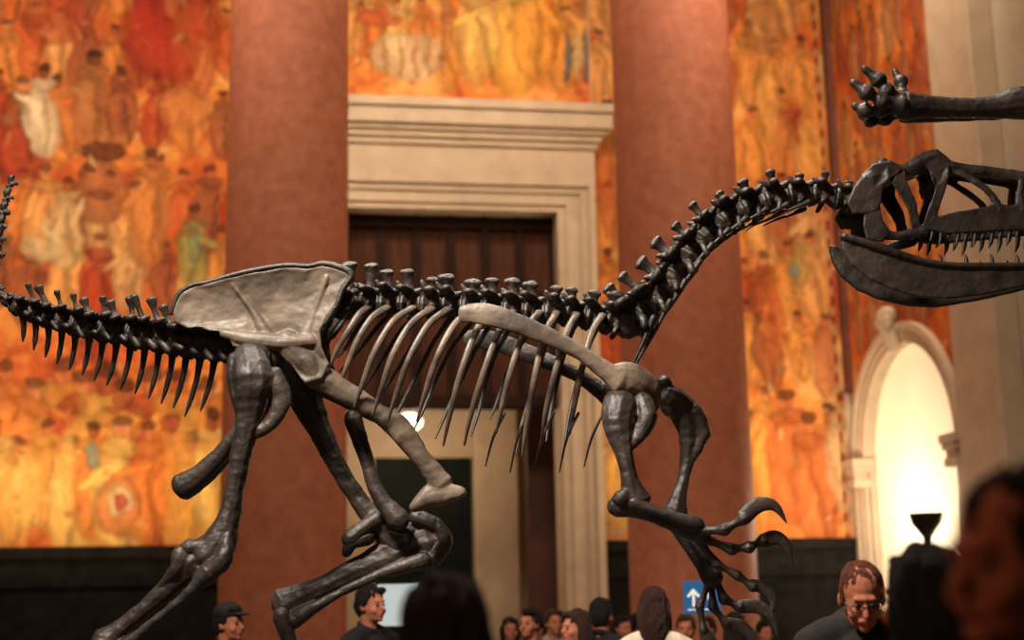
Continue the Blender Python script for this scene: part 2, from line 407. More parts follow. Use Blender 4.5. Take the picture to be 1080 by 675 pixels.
fill(Rr,640,900,190,100,28); fill(Rr,640,900,260,100,28); fill(Rr,640,900,330,100,28); fill(Rr,640,900,425,150,20,[(206,138,64),(214,160,80),(186,96,50),(202,160,112)])
blob(Rr,805,30,28,38,(158,106,60),.55); blob(Rr,855,150,16,60,(214,146,68),.5); blob(Rr,810,110,14,52,(218,160,82),.5)
blob(Rr,640,200,14,60,(166,68,40),.5); blob(Rr,843,275,12,36,(152,116,62),.65); blob(Rr,838,285,5,10,(96,128,106),.75)
blob(Rr,815,340,16,50,(196,102,50),.55); blob(Rr,870,380,14,50,(176,78,42),.5)
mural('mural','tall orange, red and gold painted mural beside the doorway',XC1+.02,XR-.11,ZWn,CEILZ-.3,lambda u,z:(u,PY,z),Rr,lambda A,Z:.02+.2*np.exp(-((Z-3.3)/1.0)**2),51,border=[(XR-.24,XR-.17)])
S=[]
def sfig(y,z,h,c): figures(y,z,h,c,(140,84,50),S)
for y in np.arange(ypa+.1,19,.4):
    for z in (6.0,6.9,7.8,8.8,9.8,10.8): sfig(y+random.uniform(-.1,.1),z+random.uniform(-.2,.2),1.0,random.choice([(160,102,68),(174,120,78),(182,130,88),(148,86,58),(162,90,60)]))
mural('mural','narrow brownish orange painted mural panel over the arched niche',ypa,YW-.15,ZS+.75,CEILZ-.3,lambda u,z:(XR-.02,u,z),S,lambda A,Z:.0+0*A,71,
  cut=lambda u,z: (u-AY)**2+(z-ZS)**2<(RO-.05)**2)

# ---------- dinosaur
D0=6.5; SC=D0/F*1.03
def B(p): return P(p[0],p[1],D0+(p[2] if len(p)>2 else 0))
def MB(p): return B(p)+HD*(-2*p[2])
PLZ=1.03
root_loc=P(330,760,D0); root_loc.z=PLZ
dino=empty('dinosaur_skeleton',root_loc,'dark mounted carnivorous dinosaur skeleton striding on a plinth with open jaws','dinosaur skeleton')
O=root_loc
def roughen(me,amp,sc=28):
    n=len(me.vertices); co=np.empty(n*3); no_=np.empty(n*3); me.vertices.foreach_get('co',co); me.vertices.foreach_get('normal',no_)
    co=co.reshape(-1,3); no_=no_.reshape(-1,3)
    h=fnoise(co[:,0]*sc+50,co[:,2]*sc+50,901,2)*.5+fnoise(co[:,1]*sc+80+co[:,0]*sc*.7,co[:,2]*sc+20,911,2)*.5-.5
    co=co+no_*(h*4*amp)[:,None]; me.vertices.foreach_set('co',co.ravel()); me.update()
def part(name,buf,mt=BONE,vox=None,parent=dino,sm=2,amp=.002,**kw):
    me=remesh(buf,vox,name,O,sm) if vox else mesh_from(buf,name,O)
    if vox and amp: roughen(me,amp,22)
    return obj(name,me,mt,parent,**kw)
def bt(buf,pts,rp,rd=None,f=B,seg=12,sub=5):
    if rd is None: rd=rp
    k=[x*SC for x in rp]; kd=[x*SC for x in rd] if not isinstance(rd,(int,float)) else [rd*SC]*len(rp)
    buf.tube([f(p) for p in pts],kd,k,seg=seg,sub=sub); return buf
def vertebra(c,t,r,ln,sp_dir,sp_len,sp_w,name,tr=1.4,knob=1.25,mt=BONE,vox=.005,epi=1.0):
    b=Buf(); t=t.normalized(); J=lambda k=.2:1+random.uniform(-k,k)
    b.tube([c-t*ln*.5,c-t*ln*.42,c,c+t*ln*.4,c+t*ln*.5],[r*.98,r*1.04,r*.5,r*1.0,r*.94],seg=10)
    s=(sp_dir.normalized()+t*random.uniform(-.14,.14)).normalized(); sp_len*=J(); sp_w*=J()
    top=c+s*(r+sp_len)
    b.tube([c+s*r*.4,c+s*r*1.2,c+s*(r+sp_len*.6),top],[r*.5,r*.35,sp_w*.28,sp_w*.5],[sp_w*.95,sp_w*.7,sp_w*.62,sp_w*1.0],seg=6,sub=3)
    if knob>0: b.tube([top-t*sp_w*knob,top+t*sp_w*knob*.9],[sp_w*.5,sp_w*.5],[sp_w*.4,sp_w*.4],axis=HD,seg=6,sub=1)
    for sg in (-1,1):
        q=c+s*r*.9
        b.tube([q,q+HD*sg*r*tr*.6+s*r*.25,q+HD*sg*r*tr*1.3+s*r*.25*J(.6)-t*r*.5*J(.5)],[r*.26,r*.2,r*.3],[r*.6,r*.4,r*.5],axis=s,seg=6,sub=3)
        b.tube([q,q+t*ln*.45+HD*sg*r*.55+s*r*.2,q+t*ln*.6+HD*sg*r*.6+s*r*.3],[r*.36,r*.3,r*.2],seg=6,sub=3)
        b.tube([q,q-t*ln*.35+HD*sg*r*.7+s*r*.4*epi,q-t*ln*.56+HD*sg*r*.8+s*r*.85*epi*J()],[r*.4,r*.32,r*.18],seg=6,sub=3)
        b.tube([c,c+HD*sg*r*.9-s*r*.35,c+HD*sg*r*1.2-s*r*.8*J(.4)-t*r*.3],[r*.38,r*.3,r*.26],axis=s,seg=6,sub=3)
    return part(name,b,mt,vox,sm=1,amp=.002)
def spline(pts,n):
    pp=[Vector((p[0],p[1],p[2] if len(p)>2 else 0)) for p in pts]; out=[]
    for i in range(len(pp)-1):
        k=[pp[max(i-1,0)],pp[i],pp[i+1],pp[min(i+2,len(pp)-1)]]
        for j in range(24):
            t=j/24; a,b,c,d=k; out.append(0.5*((2*b)+(c-a)*t+(2*a-5*b+4*c-d)*t*t+(3*b-a-3*c+d)*t*t*t))
    out.append(pp[-1]); L_=[0]
    for i in range(1,len(out)): L_.append(L_[-1]+(out[i]-out[i-1]).length)
    res=[]
    for q in range(n):
        s=L_[-1]*q/(n-1); i=max(0,min(len(out)-2,next((k for k in range(len(L_)) if L_[k]>s),len(L_)-1)-1))
        f=(s-L_[i])/max(1e-9,L_[i+1]-L_[i]); res.append((out[i].lerp(out[i+1],f),(out[i+1]-out[i]).normalized()))
    return res
def w2(p,t):
    a=B(p); b=B((p[0]+t[0]*5,p[1]+t[1]*5,p[2])); return a,(b-a)
UPV=UP
tail=spline([(262,370),(200,363),(150,355),(100,347),(50,335),(10,318),(-6,292),(-5,258),(1,226),(9,196)],27)
for i,(p,t) in enumerate(tail):
    f=i/26; c,tw=w2(p,t)
    r=(17-10*f)*SC if f<.62 else (7-4*(f-.6)/.4)*SC
    nrm=(UPV*abs(t[0])+RT*( -t[1] if t[0]<0 else t[1])*-1).normalized()
    sp=(nrm+(-RT)*.14) if f<.62 else nrm
    vertebra(c,tw,r,20*SC,sp,((32-18*f) if f<.6 else 5)*SC,6.5*SC*(1-.4*f),'tail_vertebra',vox=.005,knob=0,epi=.5,tr=.6 if i<4 else 1.2)
    if 1<i<17:
        dn=-nrm; L1=(62-40*(i/19)) if i>3 else 36+i*8
        s0=c+dn*r*.9-tw.normalized()*-8*SC
        bk=-RT
        b=Buf(); b.tube([s0,s0+dn*L1*SC*.35+bk*L1*SC*.10,s0+dn*L1*SC*.7+bk*L1*SC*.24,s0+dn*L1*SC+bk*L1*SC*.38],[3.2*SC,2.2*SC,2.2*SC,1.0*SC],[4.2*SC,3.0*SC,2.8*SC,.9*SC])
        part('chevron_bone',b)
dors=spline([(285,347),(330,334),(372,323),(430,322),(500,326),(560,330),(610,335),(650,343)],18)
for i,(p,t) in enumerate(dors):
    c,tw=w2(p,t); top=26 if p[0]<380 else (24 if p[0]<450 else 17)
    vertebra(c,tw,12.5*SC,20*SC,UPV-RT*.08,top*SC,9*SC,'back_vertebra',tr=.6 if p[0]<375 else 1.5,knob=.6)
neck=spline([(672,334),(696,312),(716,286),(737,258),(764,234),(796,217),(832,209),(866,208),(893,213)],12)
for i,(p,t) in enumerate(neck):
    c,tw=w2(p,t); f=i/11
    nrm=(UPV*abs(t[0])+(-RT)*(-t[1]))
    r=(16.5-5.5*f)*SC*random.uniform(.94,1.06)
    vertebra(c,tw,r,24*SC,nrm-RT*.05,(24-12*f)*SC,9*SC*(1-.3*f),'neck_vertebra',tr=1.25,knob=.45,epi=.8)
    if i<10:
        for sg in (-1,1):
            L1=(110-8*i if i<6 else 48)*SC*random.uniform(.75,1.15); dr=(-RT*(.42+.05*i)+(-UPV)*(1.0-.07*i)).normalized()
            s0=c+HD*sg*r*1.1-nrm.normalized()*r*.8+tw.normalized()*r*.5
            b=Buf(); b.tube([s0,s0+dr*L1*.3+HD*sg*.01,s0+dr*L1*.7-RT*.012,s0+dr*L1],[3.4*SC,1.8*SC,1.1*SC,.6*SC])
            part('neck_rib',b)
ends=[(350,393),(358,410),(371,428),(390,436),(411,450),(436,455),(462,466),(492,468),(520,460),(546,480),(574,468),(602,468)]
for i,(ex,ey) in enumerate(ends):
    tx=388+22.3*i+random.uniform(-4,4); ty=322+ (i*.9); 
    w=.14+.13*min(1,i/6) - (.05 if i>10 else 0)
    for ff in (B,MB):
        ex2=ex+random.uniform(-5,7); ey2=ey+random.uniform(-16,8); 
        if ff is MB: ex2-=2; ey2-=14
        dx=ex2-tx; dy=ey2-ty; j1=random.uniform(-3,3)
        pts=[(tx,ty,-.02),(tx+.08*dx+2,ty+2,-w*.5),(tx+.32*dx+j1,ty+.15*dy,-w*.85),(tx+.62*dx+j1,ty+.44*dy,-w),(tx+.85*dx,ty+.75*dy,-w*.85),(ex2,ey2,-w*.6)]
        k=.82 if ff is B else .62
        b=Buf(); bt(b,pts,[5.4*k,4.8*k,4.4*k,4.0*k,3.4*k,1.4*k],[2.8,2.2,2.0,1.8,1.6,1.0],f=ff); part('rib',b,RIB_LIT if ff is B else BONE)
for i in range(5):
    x=512+i*26
    b=Buf(); bt(b,[(x+20,436,-.16),(x+8,462,-.14),(x,492+(i%2)*6,-.05)],[1.6,1.4,.7],f=B); part('belly_rib',b)
def plate(outline,dz,th,f=B,dome=0,b=None,prof=None):
    b=b or Buf(); o0=len(b.v); n=len(outline); cx=sum(p[0] for p in outline)/n; cy=sum(p[1] for p in outline)/n
    rings=prof or [(1,0),(.99,.9),(.955,1.2),(.88,.9),(.7,.7),(.5,.65),(.25,.6),(0.02,.6)]
    for sgn in (1,-1):
        for s,h in rings:
            for p in outline:
                b.v.append(f((cx+(p[0]-cx)*s,cy+(p[1]-cy)*s,dz-sgn*th*h*.5-(dome*(1-s*s)))))
    R=len(rings)
    for k in range(R-1):
        for i in range(n):
            j=(i+1)%n
            b.f.append((o0+k*n+i,o0+k*n+j,o0+(k+1)*n+j,o0+(k+1)*n+i)); o=o0+R*n
            b.f.append((o+k*n+j,o+k*n+i,o+(k+1)*n+i,o+(k+1)*n+j))
    b.f.append(tuple(o0+(R-1)*n+i for i in range(n))); b.f.append(tuple(o0+R*n+(R-1)*n+i for i in reversed(range(n))))
    return b
FLAT=[(1,0),(.985,.7),(.94,1),(.8,1),(.5,1),(.02,1)]
il=[(180,326),(188,311),(203,301),(218,299),(235,293),(258,288),(280,285),(300,281),(325,283),(340,279),(358,283),(371,290),(361,304),(356,320),(345,336),(338,350),(340,368),(348,384),(340,400),(322,405),(312,392),(303,376),(290,364),(272,360),(258,366),(246,366),(236,350),(220,349),(207,344),(198,347),(184,340)]
for ff in (B,MB):
    b=plate(il,-.155,.022,ff,-.03)
    bt(b,[(236,352,-.155),(262,358,-.155),(300,362,-.15),(330,360,-.14)],[5,8,10,8],[4,7,9,8],f=ff)
    bt(b,[(322,360,-.14),(334,325,-.135),(345,292,-.15)],[10,5,3],[6,4,3],f=ff)
    bt(b,[(285,362,-.14),(268,330,-.135),(245,300,-.15)],[8,3.5,2],[5,3,2],f=ff)
    bt(b,[(300,360,-.14),(325,385,-.13),(335,400,-.12)],[14,14,12],[10,10,9],f=ff)
    part('hip_blade',b,BONE_LIT if ff is B else BONE,.005,sm=2,amp=.002)
    b=Buf(); bt(b,[(181,330,-.157),(188,311,-.157),(203,301,-.157),(218,298,-.157),(258,287,-.157),(300,280,-.157),(325,281,-.157),(340,278,-.157),(358,282,-.157),(371,290,-.157),(361,306,-.157),(355,322,-.157),(342,342,-.15)],[2.6,3,3,2.8,3,3,3,3.4,3.6,3.6,3,3,3],f=ff,seg=8,sub=3); part('hip_rim',b,BONE)
    b=Buf(); bt(b,[(285,372,-.12),(272,420,-.09),(240,470,-.05),(212,500,-.03),(190,514,-.02)],[13,8,8.5,11,14],[9,7,7,8,8],f=ff); part('ischium',b,BONE,.006,amp=.003)
    b=Buf(); bt(b,[(332,395,-.12),(362,412,-.10),(405,440,-.06),(440,478,-.035),(466,510,-.02)],[15,12,10,9.5,12],[9,7,7,7,8],f=ff)
    bt(b,[(438,534,-.02),(458,522,-.02),(487,519,-.02)],[6,13,6],[6,7,5],f=ff); bt(b,[(400,432,-.06),(425,448,-.05),(446,480,-.04)],[6,8,6],[4,5,4],f=ff); part('pubis',b,BONE_LIT if ff is B else BONE,.006,amp=.003)
def foot(ank,toes_c,dz,name='hind_foot'):
    b=Buf()
    for k,o in enumerate((-.06,0,.06)):
        bt(b,[(ank[0],ank[1],dz+o*.6),((ank[0]+toes_c[0])/2,(ank[1]+toes_c[1])/2,dz+o*.9),(toes_c[0],toes_c[1],dz+o*1.3)],[11,7,11],f=B)
    base=P(toes_c[0],toes_c[1],D0+dz)
    for k,(ang,ln) in enumerate(((-.42,.30),(0,.38),(.42,.32))):
        d=(RT*math.cos(ang)+HD*math.sin(ang)); d.z=0; d.normalize()
        s0=base+HD*(-.06+.06*k)*1.3
        z0=PLZ+.045
        p=[s0,s0+d*ln*.3,s0+d*ln*.6,s0+d*ln*.85]; 
        for q in range(1,4): p[q]=Vector((p[q].x,p[q].y,[0,max(z0+.06,0),z0+.01,z0][q]))
        for q in range(3):
            m_=(p[q]+p[q+1])/2; b.tube([p[q],m_,p[q+1]],[.034,.024,.032])
        b.tube([p[3],p[3]+d*.05+Vector((0,0,.015)),p[3]+d*.10,p[3]+d*.14-Vector((0,0,.03))],[.026,.024,.015,.004])
    return part(name,b,BONE,.008)
b=Buf(); bt(b,[(262,376,-.2),(266,400,-.26),(262,440,-.25),(252,490,-.24),(243,540,-.24),(232,572,-.24),(216,590,-.24)],[17,22,14,10.5,10.5,18,23],[14,17,11,10,10,15,16],seg=10,sub=3)
bt(b,[(275,372,-.12),(268,384,-.2),(270,392,-.24)],[14,15,14]); bt(b,[(285,395,-.25),(297,420,-.25),(286,446,-.25),(262,462,-.25)],[12,11,7,5],[6,6,5,4]); bt(b,[(200,578,-.27),(214,575,-.27),(232,572,-.27)],[9,6,7]); bt(b,[(222,602,-.29),(236,590,-.3),(240,566,-.28)],[10,9,5]); bt(b,[(248,380,-.22),(250,410,-.26),(254,440,-.26)],[8,9,4])
part('thigh_bone',b,BONE,.0055,amp=.0035,sm=1)
b=Buf(); bt(b,[(204,594,-.24),(190,608,-.24),(160,636,-.24),(130,660,-.24),(112,676,-.24)],[22,13,9,9,15],[16,11,9,9,12],seg=10,sub=3)
bt(b,[(192,586,-.27),(186,600,-.28),(170,618,-.26)],[10,8,4]); bt(b,[(220,604,-.29),(200,624,-.3),(165,654,-.29),(128,684,-.27)],[11,6,4.5,8]); part('shin_bone',b,BONE,.0055,amp=.0035,sm=1)
foot((108,682),(140,748),-.24)
b=Buf(); bt(b,[(305,385,.14),(318,410,.22),(338,455,.24),(358,495,.24),(384,535,.24),(412,562,.24),(430,572,.24)],[15,20,13,10.5,10.5,18,23],[14,16,12,11,11,15,16],seg=10,sub=3)
bt(b,[(300,378,.08),(312,396,.2)],[13,15]); bt(b,[(402,545,.2),(385,556,.18),(370,568,.18)],[9,8,10]); part('thigh_bone',b,BONE,.0055,amp=.0035,sm=1)
b=Buf(); bt(b,[(452,572,.24),(425,582,.24),(380,600,.24),(335,622,.24),(300,640,.24)],[22,22,15,12.5,22],[16,14,11,11,13],seg=10,sub=3)
bt(b,[(460,552,.2),(470,572,.19),(455,592,.2)],[7,8,8]); bt(b,[(440,545,.2),(456,552,.2)],[9,9]); bt(b,[(388,566,.2),(372,572,.18),(366,582,.2)],[9,8,6]); bt(b,[(445,592,.17),(400,606,.16),(350,630,.17),(310,654,.2)],[10,6,5,10]); part('shin_bone',b,BONE,.0055,amp=.0035,sm=1)
foot((298,650),(325,745),.24)
b=Buf(); bt(b,[(372,442,.08),(385,480,.1),(398,520,.1),(420,548,.1)],[10,8,8,12]); part('hip_strut_bone',b,BONE,.007)
sc=[(486,331,-.30),(510,331,-.31),(545,341,-.32),(585,358,-.31),(615,374,-.29),(640,392,-.27),(655,402,-.26)]
for ff in (B,MB):
    b=Buf(); bt(b,sc,[9,11.5,10.5,9,8,10,14],[3,3.5,4,4.5,5,6,8],f=ff); bt(b,[(648,398,-.26),(666,400,-.24),(684,412,-.2),(690,428,-.16)],[14,17,13,6],[8,9,8,6],f=ff); part('shoulder_blade',b,BONE_LIT if ff is B else BONE,.0055,amp=.0018)
b=Buf(); bt(b,[(655,425,-.25),(652,445,-.28),(658,478,-.29),(664,505,-.29),(670,528,-.28)],[18,17,9.5,8.5,17],[13,12,9,9,12],seg=10,sub=3); bt(b,[(678,424,-.24),(682,444,-.27),(666,470,-.29)],[10,10,5]); bt(b,[(655,526,-.3),(664,518,-.3)],[9,6]); part('upper_arm_bone',b,BONE,.005,amp=.003,sm=1)
b=Buf(); bt(b,[(704,418,.20),(720,432,.26),(726,455,.27),(724,490,.28),(718,515,.27),(712,540,.26)],[13,17,12,7.5,7.5,14],[12,13,10,8,8,11],seg=8,sub=2); bt(b,[(733,432,.24),(742,458,.26),(728,486,.27)],[7,8,4],sub=2); bt(b,[(700,405,.2),(706,430,.22)],[9,10]); part('upper_arm_bone',b,BONE,.005,amp=.003,sm=1)
b=Buf(); bt(b,[(652,534,-.27),(675,540,-.27),(705,552,-.26),(733,563,-.25)],[11,7,6,9]); bt(b,[(668,530,-.3),(695,540,-.31),(735,553,-.29)],[8,5,8]); part('forearm_bone',b,BONE,.005)
b=Buf(); bt(b,[(708,545,.25),(718,565,.22),(735,590,.2),(750,612,.18)],[11,6,6,9]); bt(b,[(716,540,.28),(730,570,.26),(756,600,.22)],[7,4.5,7]); part('forearm_bone',b,BONE,.005)
def digit(b,pts,r,claw):
    for i in range(len(pts)-1):
        a_,c_=pts[i],pts[i+1]; m_=tuple((x+y)/2 for x,y in zip(a_,c_)); bt(b,[a_,m_,c_],[r*1.0,r*.6,r*1.0],seg=8)
    bt(b,claw,[r*1.1,r*1.15,r*.75,r*.12][:len(claw)],[r*.5,r*.45,r*.32,r*.1][:len(claw)])
b=Buf(); b.ell(B((738,562,-.26)),(.045,.04,.04))
digit(b,[(740,560,-.28),(764,558,-.32),(784,547,-.34)],7,[(784,546,-.34),(799,533,-.35),(817,534,-.35),(830,552,-.35)])
digit(b,[(742,568,-.25),(772,579,-.27),(790,577,-.28),(804,571,-.28)],6.5,[(804,571,-.28),(818,567,-.28),(830,576,-.28),(836,596,-.28)])
digit(b,[(738,570,-.22),(756,595,-.21),(778,607,-.2),(794,619,-.2)],5.5,[(792,617,-.2),(806,620,-.2),(815,633,-.2),(813,652,-.2)])
part('hand',b,BONE,.0036,sm=1,amp=.001)
b=Buf(); b.ell(B((754,608,.2)),(.04,.035,.04))
digit(b,[(752,605,.2),(764,632,.2),(780,640,.2)],6.5,[(780,640,.2),(798,640,.2),(814,651,.2),(821,674,.2)])
digit(b,[(750,610,.23),(752,640,.24),(766,658,.24)],6,[(766,658,.24),(783,661,.24),(795,675,.24),(799,696,.24)])
digit(b,[(748,612,.26),(738,640,.27),(742,664,.27)],5.5,[(742,666,.27),(750,676,.27),(756,690,.27),(756,704,.27)])
part('hand',b,BONE,.0036,sm=1,amp=.001)
# skull
def hw(px): return .125-.085*max(0,min(1,(px-930)/200))
def sk(b,pts,rd=None):
    for ff in (B,MB):
        bt(b,[(x,y,-hw(x)*(.75 if y<185 else 1)) for x,y,r in pts],[r for *_,r in pts],[r*.55 for *_,r in pts],f=ff,sub=2,seg=6)
def skp(b,outline,th=.022):
    for ff in (B,MB):
        plate(outline,0,th,lambda p:ff((p[0],p[1],-hw(p[0])*(.8 if p[1]<185 else 1)+p[2])),0,b,FLAT)
b=Buf()
sk(b,[(930,173,8),(950,178,5),(968,172,9),(988,164,8),(1002,175,6),(1045,181,6),(1090,189,8),(1122,206,10),(1130,222,10)])
skp(b,[(970,242),(980,231),(1000,225),(1020,222),(1040,218),(1052,214),(1066,217),(1085,214),(1100,203),(1120,200),(1136,212),(1138,230),(1125,240),(1060,244),(1000,247)],.026)
skp(b,[(893,214),(900,198),(908,184),(920,173),(940,169),(952,178),(940,188),(932,198),(930,212),(926,222),(912,226),(900,226)],.04)
skp(b,[(912,222),(928,216),(931,232),(940,246),(930,256),(914,252),(910,238)],.03)
skp(b,[(974,166),(988,160),(1002,170),(1001,186),(996,204),(990,222),(986,240),(972,242),(978,222),(986,204),(986,188),(978,178)],.022)
skp(b,[(938,172),(954,176),(956,192),(966,212),(972,240),(962,246),(958,222),(948,204),(938,190)],.02)
sk(b,[(925,246,7),(948,249,5),(976,242,7)])
sk(b,[(1006,180,4),(1030,192,4),(1046,206,4),(1054,222,7)]); sk(b,[(1078,188,4),(1076,205,5),(1078,222,8)])
bt(b,[(898,212,0),(912,202,0),(932,188,0),(965,180,0),(1000,181,0)],[8,14,10,6,4],[14,22,22,17,14],seg=8,sub=3)
bt(b,[(1000,180,0),(1050,185,0),(1100,195,0),(1128,213,0)],[4,4,6,11],[14,12,10,9],seg=8,sub=3)
skull=part('skull',b,BONE,.0045,sm=2,amp=.0022)
b=Buf()
jo=[(884,246),(898,250),(916,256),(936,263),(960,272),(990,277),(1040,279),(1090,278),(1125,273),(1136,281),(1120,293),(1080,303),(1040,311),(1000,316),(970,314),(940,306),(915,294),(898,280),(888,264)]
for ff in (B,MB):
    g_=lambda p:ff((p[0],p[1],-hw(p[0])*.9+p[2]))
    plate(jo,0,.03,g_,0,b,FLAT)
    bt(b,[(890,250,-hw(900)),(918,258,-hw(915)),(950,269,-hw(955)),(990,279,-hw(990)),(1050,281,-hw(1050)),(1110,279,-hw(1110))],[4,5,5,4,4,4],[6,6,6,5,5,5],f=ff,sub=3,seg=8)
bt(b,[(1124,283,-.04),(1130,283,0),(1124,283,.04)],[8,8,8])
jaw=part('lower_jaw',b,BONE,.0045,sm=2,amp=.0018)
for i in range(17):
    x=984+i*9
    l=[14,19,11,20,15,21,12,18][i%8]
    for ff in (B,MB):
        bb=Buf()
        bt(bb,[(x,240,-hw(x)),(x-.5,240+l*.55,-hw(x)),(x-3,240+l,-hw(x))],[3,2.4,.5],[2,1.6,.5],f=ff,seg=8,sub=3); part('tooth',bb,TOOTH,parent=skull)
        if i<15 and i%3==0:
            bb=Buf(); bt(bb,[(x+9,279,-hw(x)*.9),(x+8,272,-hw(x)*.9),(x+6,268,-hw(x)*.9)],[2.4,1.8,.5],[2,1.5,.5],f=ff,seg=8,sub=3); part('tooth',bb,TOOTH,parent=jaw)
c_=P(330,640,D0+.05); pr=Buf().box((-2.6,-.85,0),(1.95,.85,.95)); pr.box((-2.65,-.9,.95),(2.0,.9,1.0))
pl=obj('exhibit_plinth',mesh_from(pr,'plinth'),PLINTH,smooth=False,label='long low dark exhibit plinth carrying the mounted skeleton',category='plinth')
pl.location=(c_.x,c_.y,0); pl.rotation_euler=(0,0,-YAW)
DL=6.4
b1=P(1240,105,DL); O2=Vector((b1.x,b1.y,0))
d2=empty('dinosaur_skeleton',O2,'raised dark fossil limb with clawed toes of another mounted skeleton','dinosaur skeleton')
O=O2
def B3(p): return P(p[0],p[1],DL+(p[2] if len(p)>2 else 0))
b=Buf(); bt(b,[(956,112,0),(975,112,0),(1010,114,0),(1045,113,0),(1075,109,0),(1130,108,0),(1230,104,0)],[16,13,11,12,18,15,18],f=B3); bt(b,[(955,122,.05),(1000,121,.06),(1050,119,.06),(1080,112,.05)],[9,8,8,9],f=B3); part('forearm_bone',b,BONE,.006,parent=d2,amp=.003)
b=Buf(); b.ell(B3((946,109,0)),(.06,.055,.065))
for pts,rr in (([(950,105,-.03),(935,96,-.05),(926,84,-.06),(912,73,-.07)],9),([(952,100,.03),(950,86,.05),(944,76,.06)],8),([(950,110,-.05),(930,106,-.07),(914,98,-.08),(901,88,-.08)],9.5),([(950,114,0),(930,116,-.02),(912,116,-.02),(902,112,-.02)],9),([(950,118,.05),(934,126,.06),(918,127,.07),(908,122,.07)],8)):
    for i in range(len(pts)-1):
        a_,e_=pts[i],pts[i+1]; m_=tuple((x+y)/2 for x,y in zip(a_,e_)); bt(b,[a_,m_,e_],[rr,rr*.6,rr*(1 if i<len(pts)-2 else .5)],f=B3)
part('hand',b,BONE,.005,parent=d2,amp=.003)
b=Buf(); t=B3((1230,104,0)); b.tube([t,Vector((t.x,t.y,0))],.03,sub=1,axis=Vector((1,0,0))); part('support_rod',b,STEEL,parent=d2)

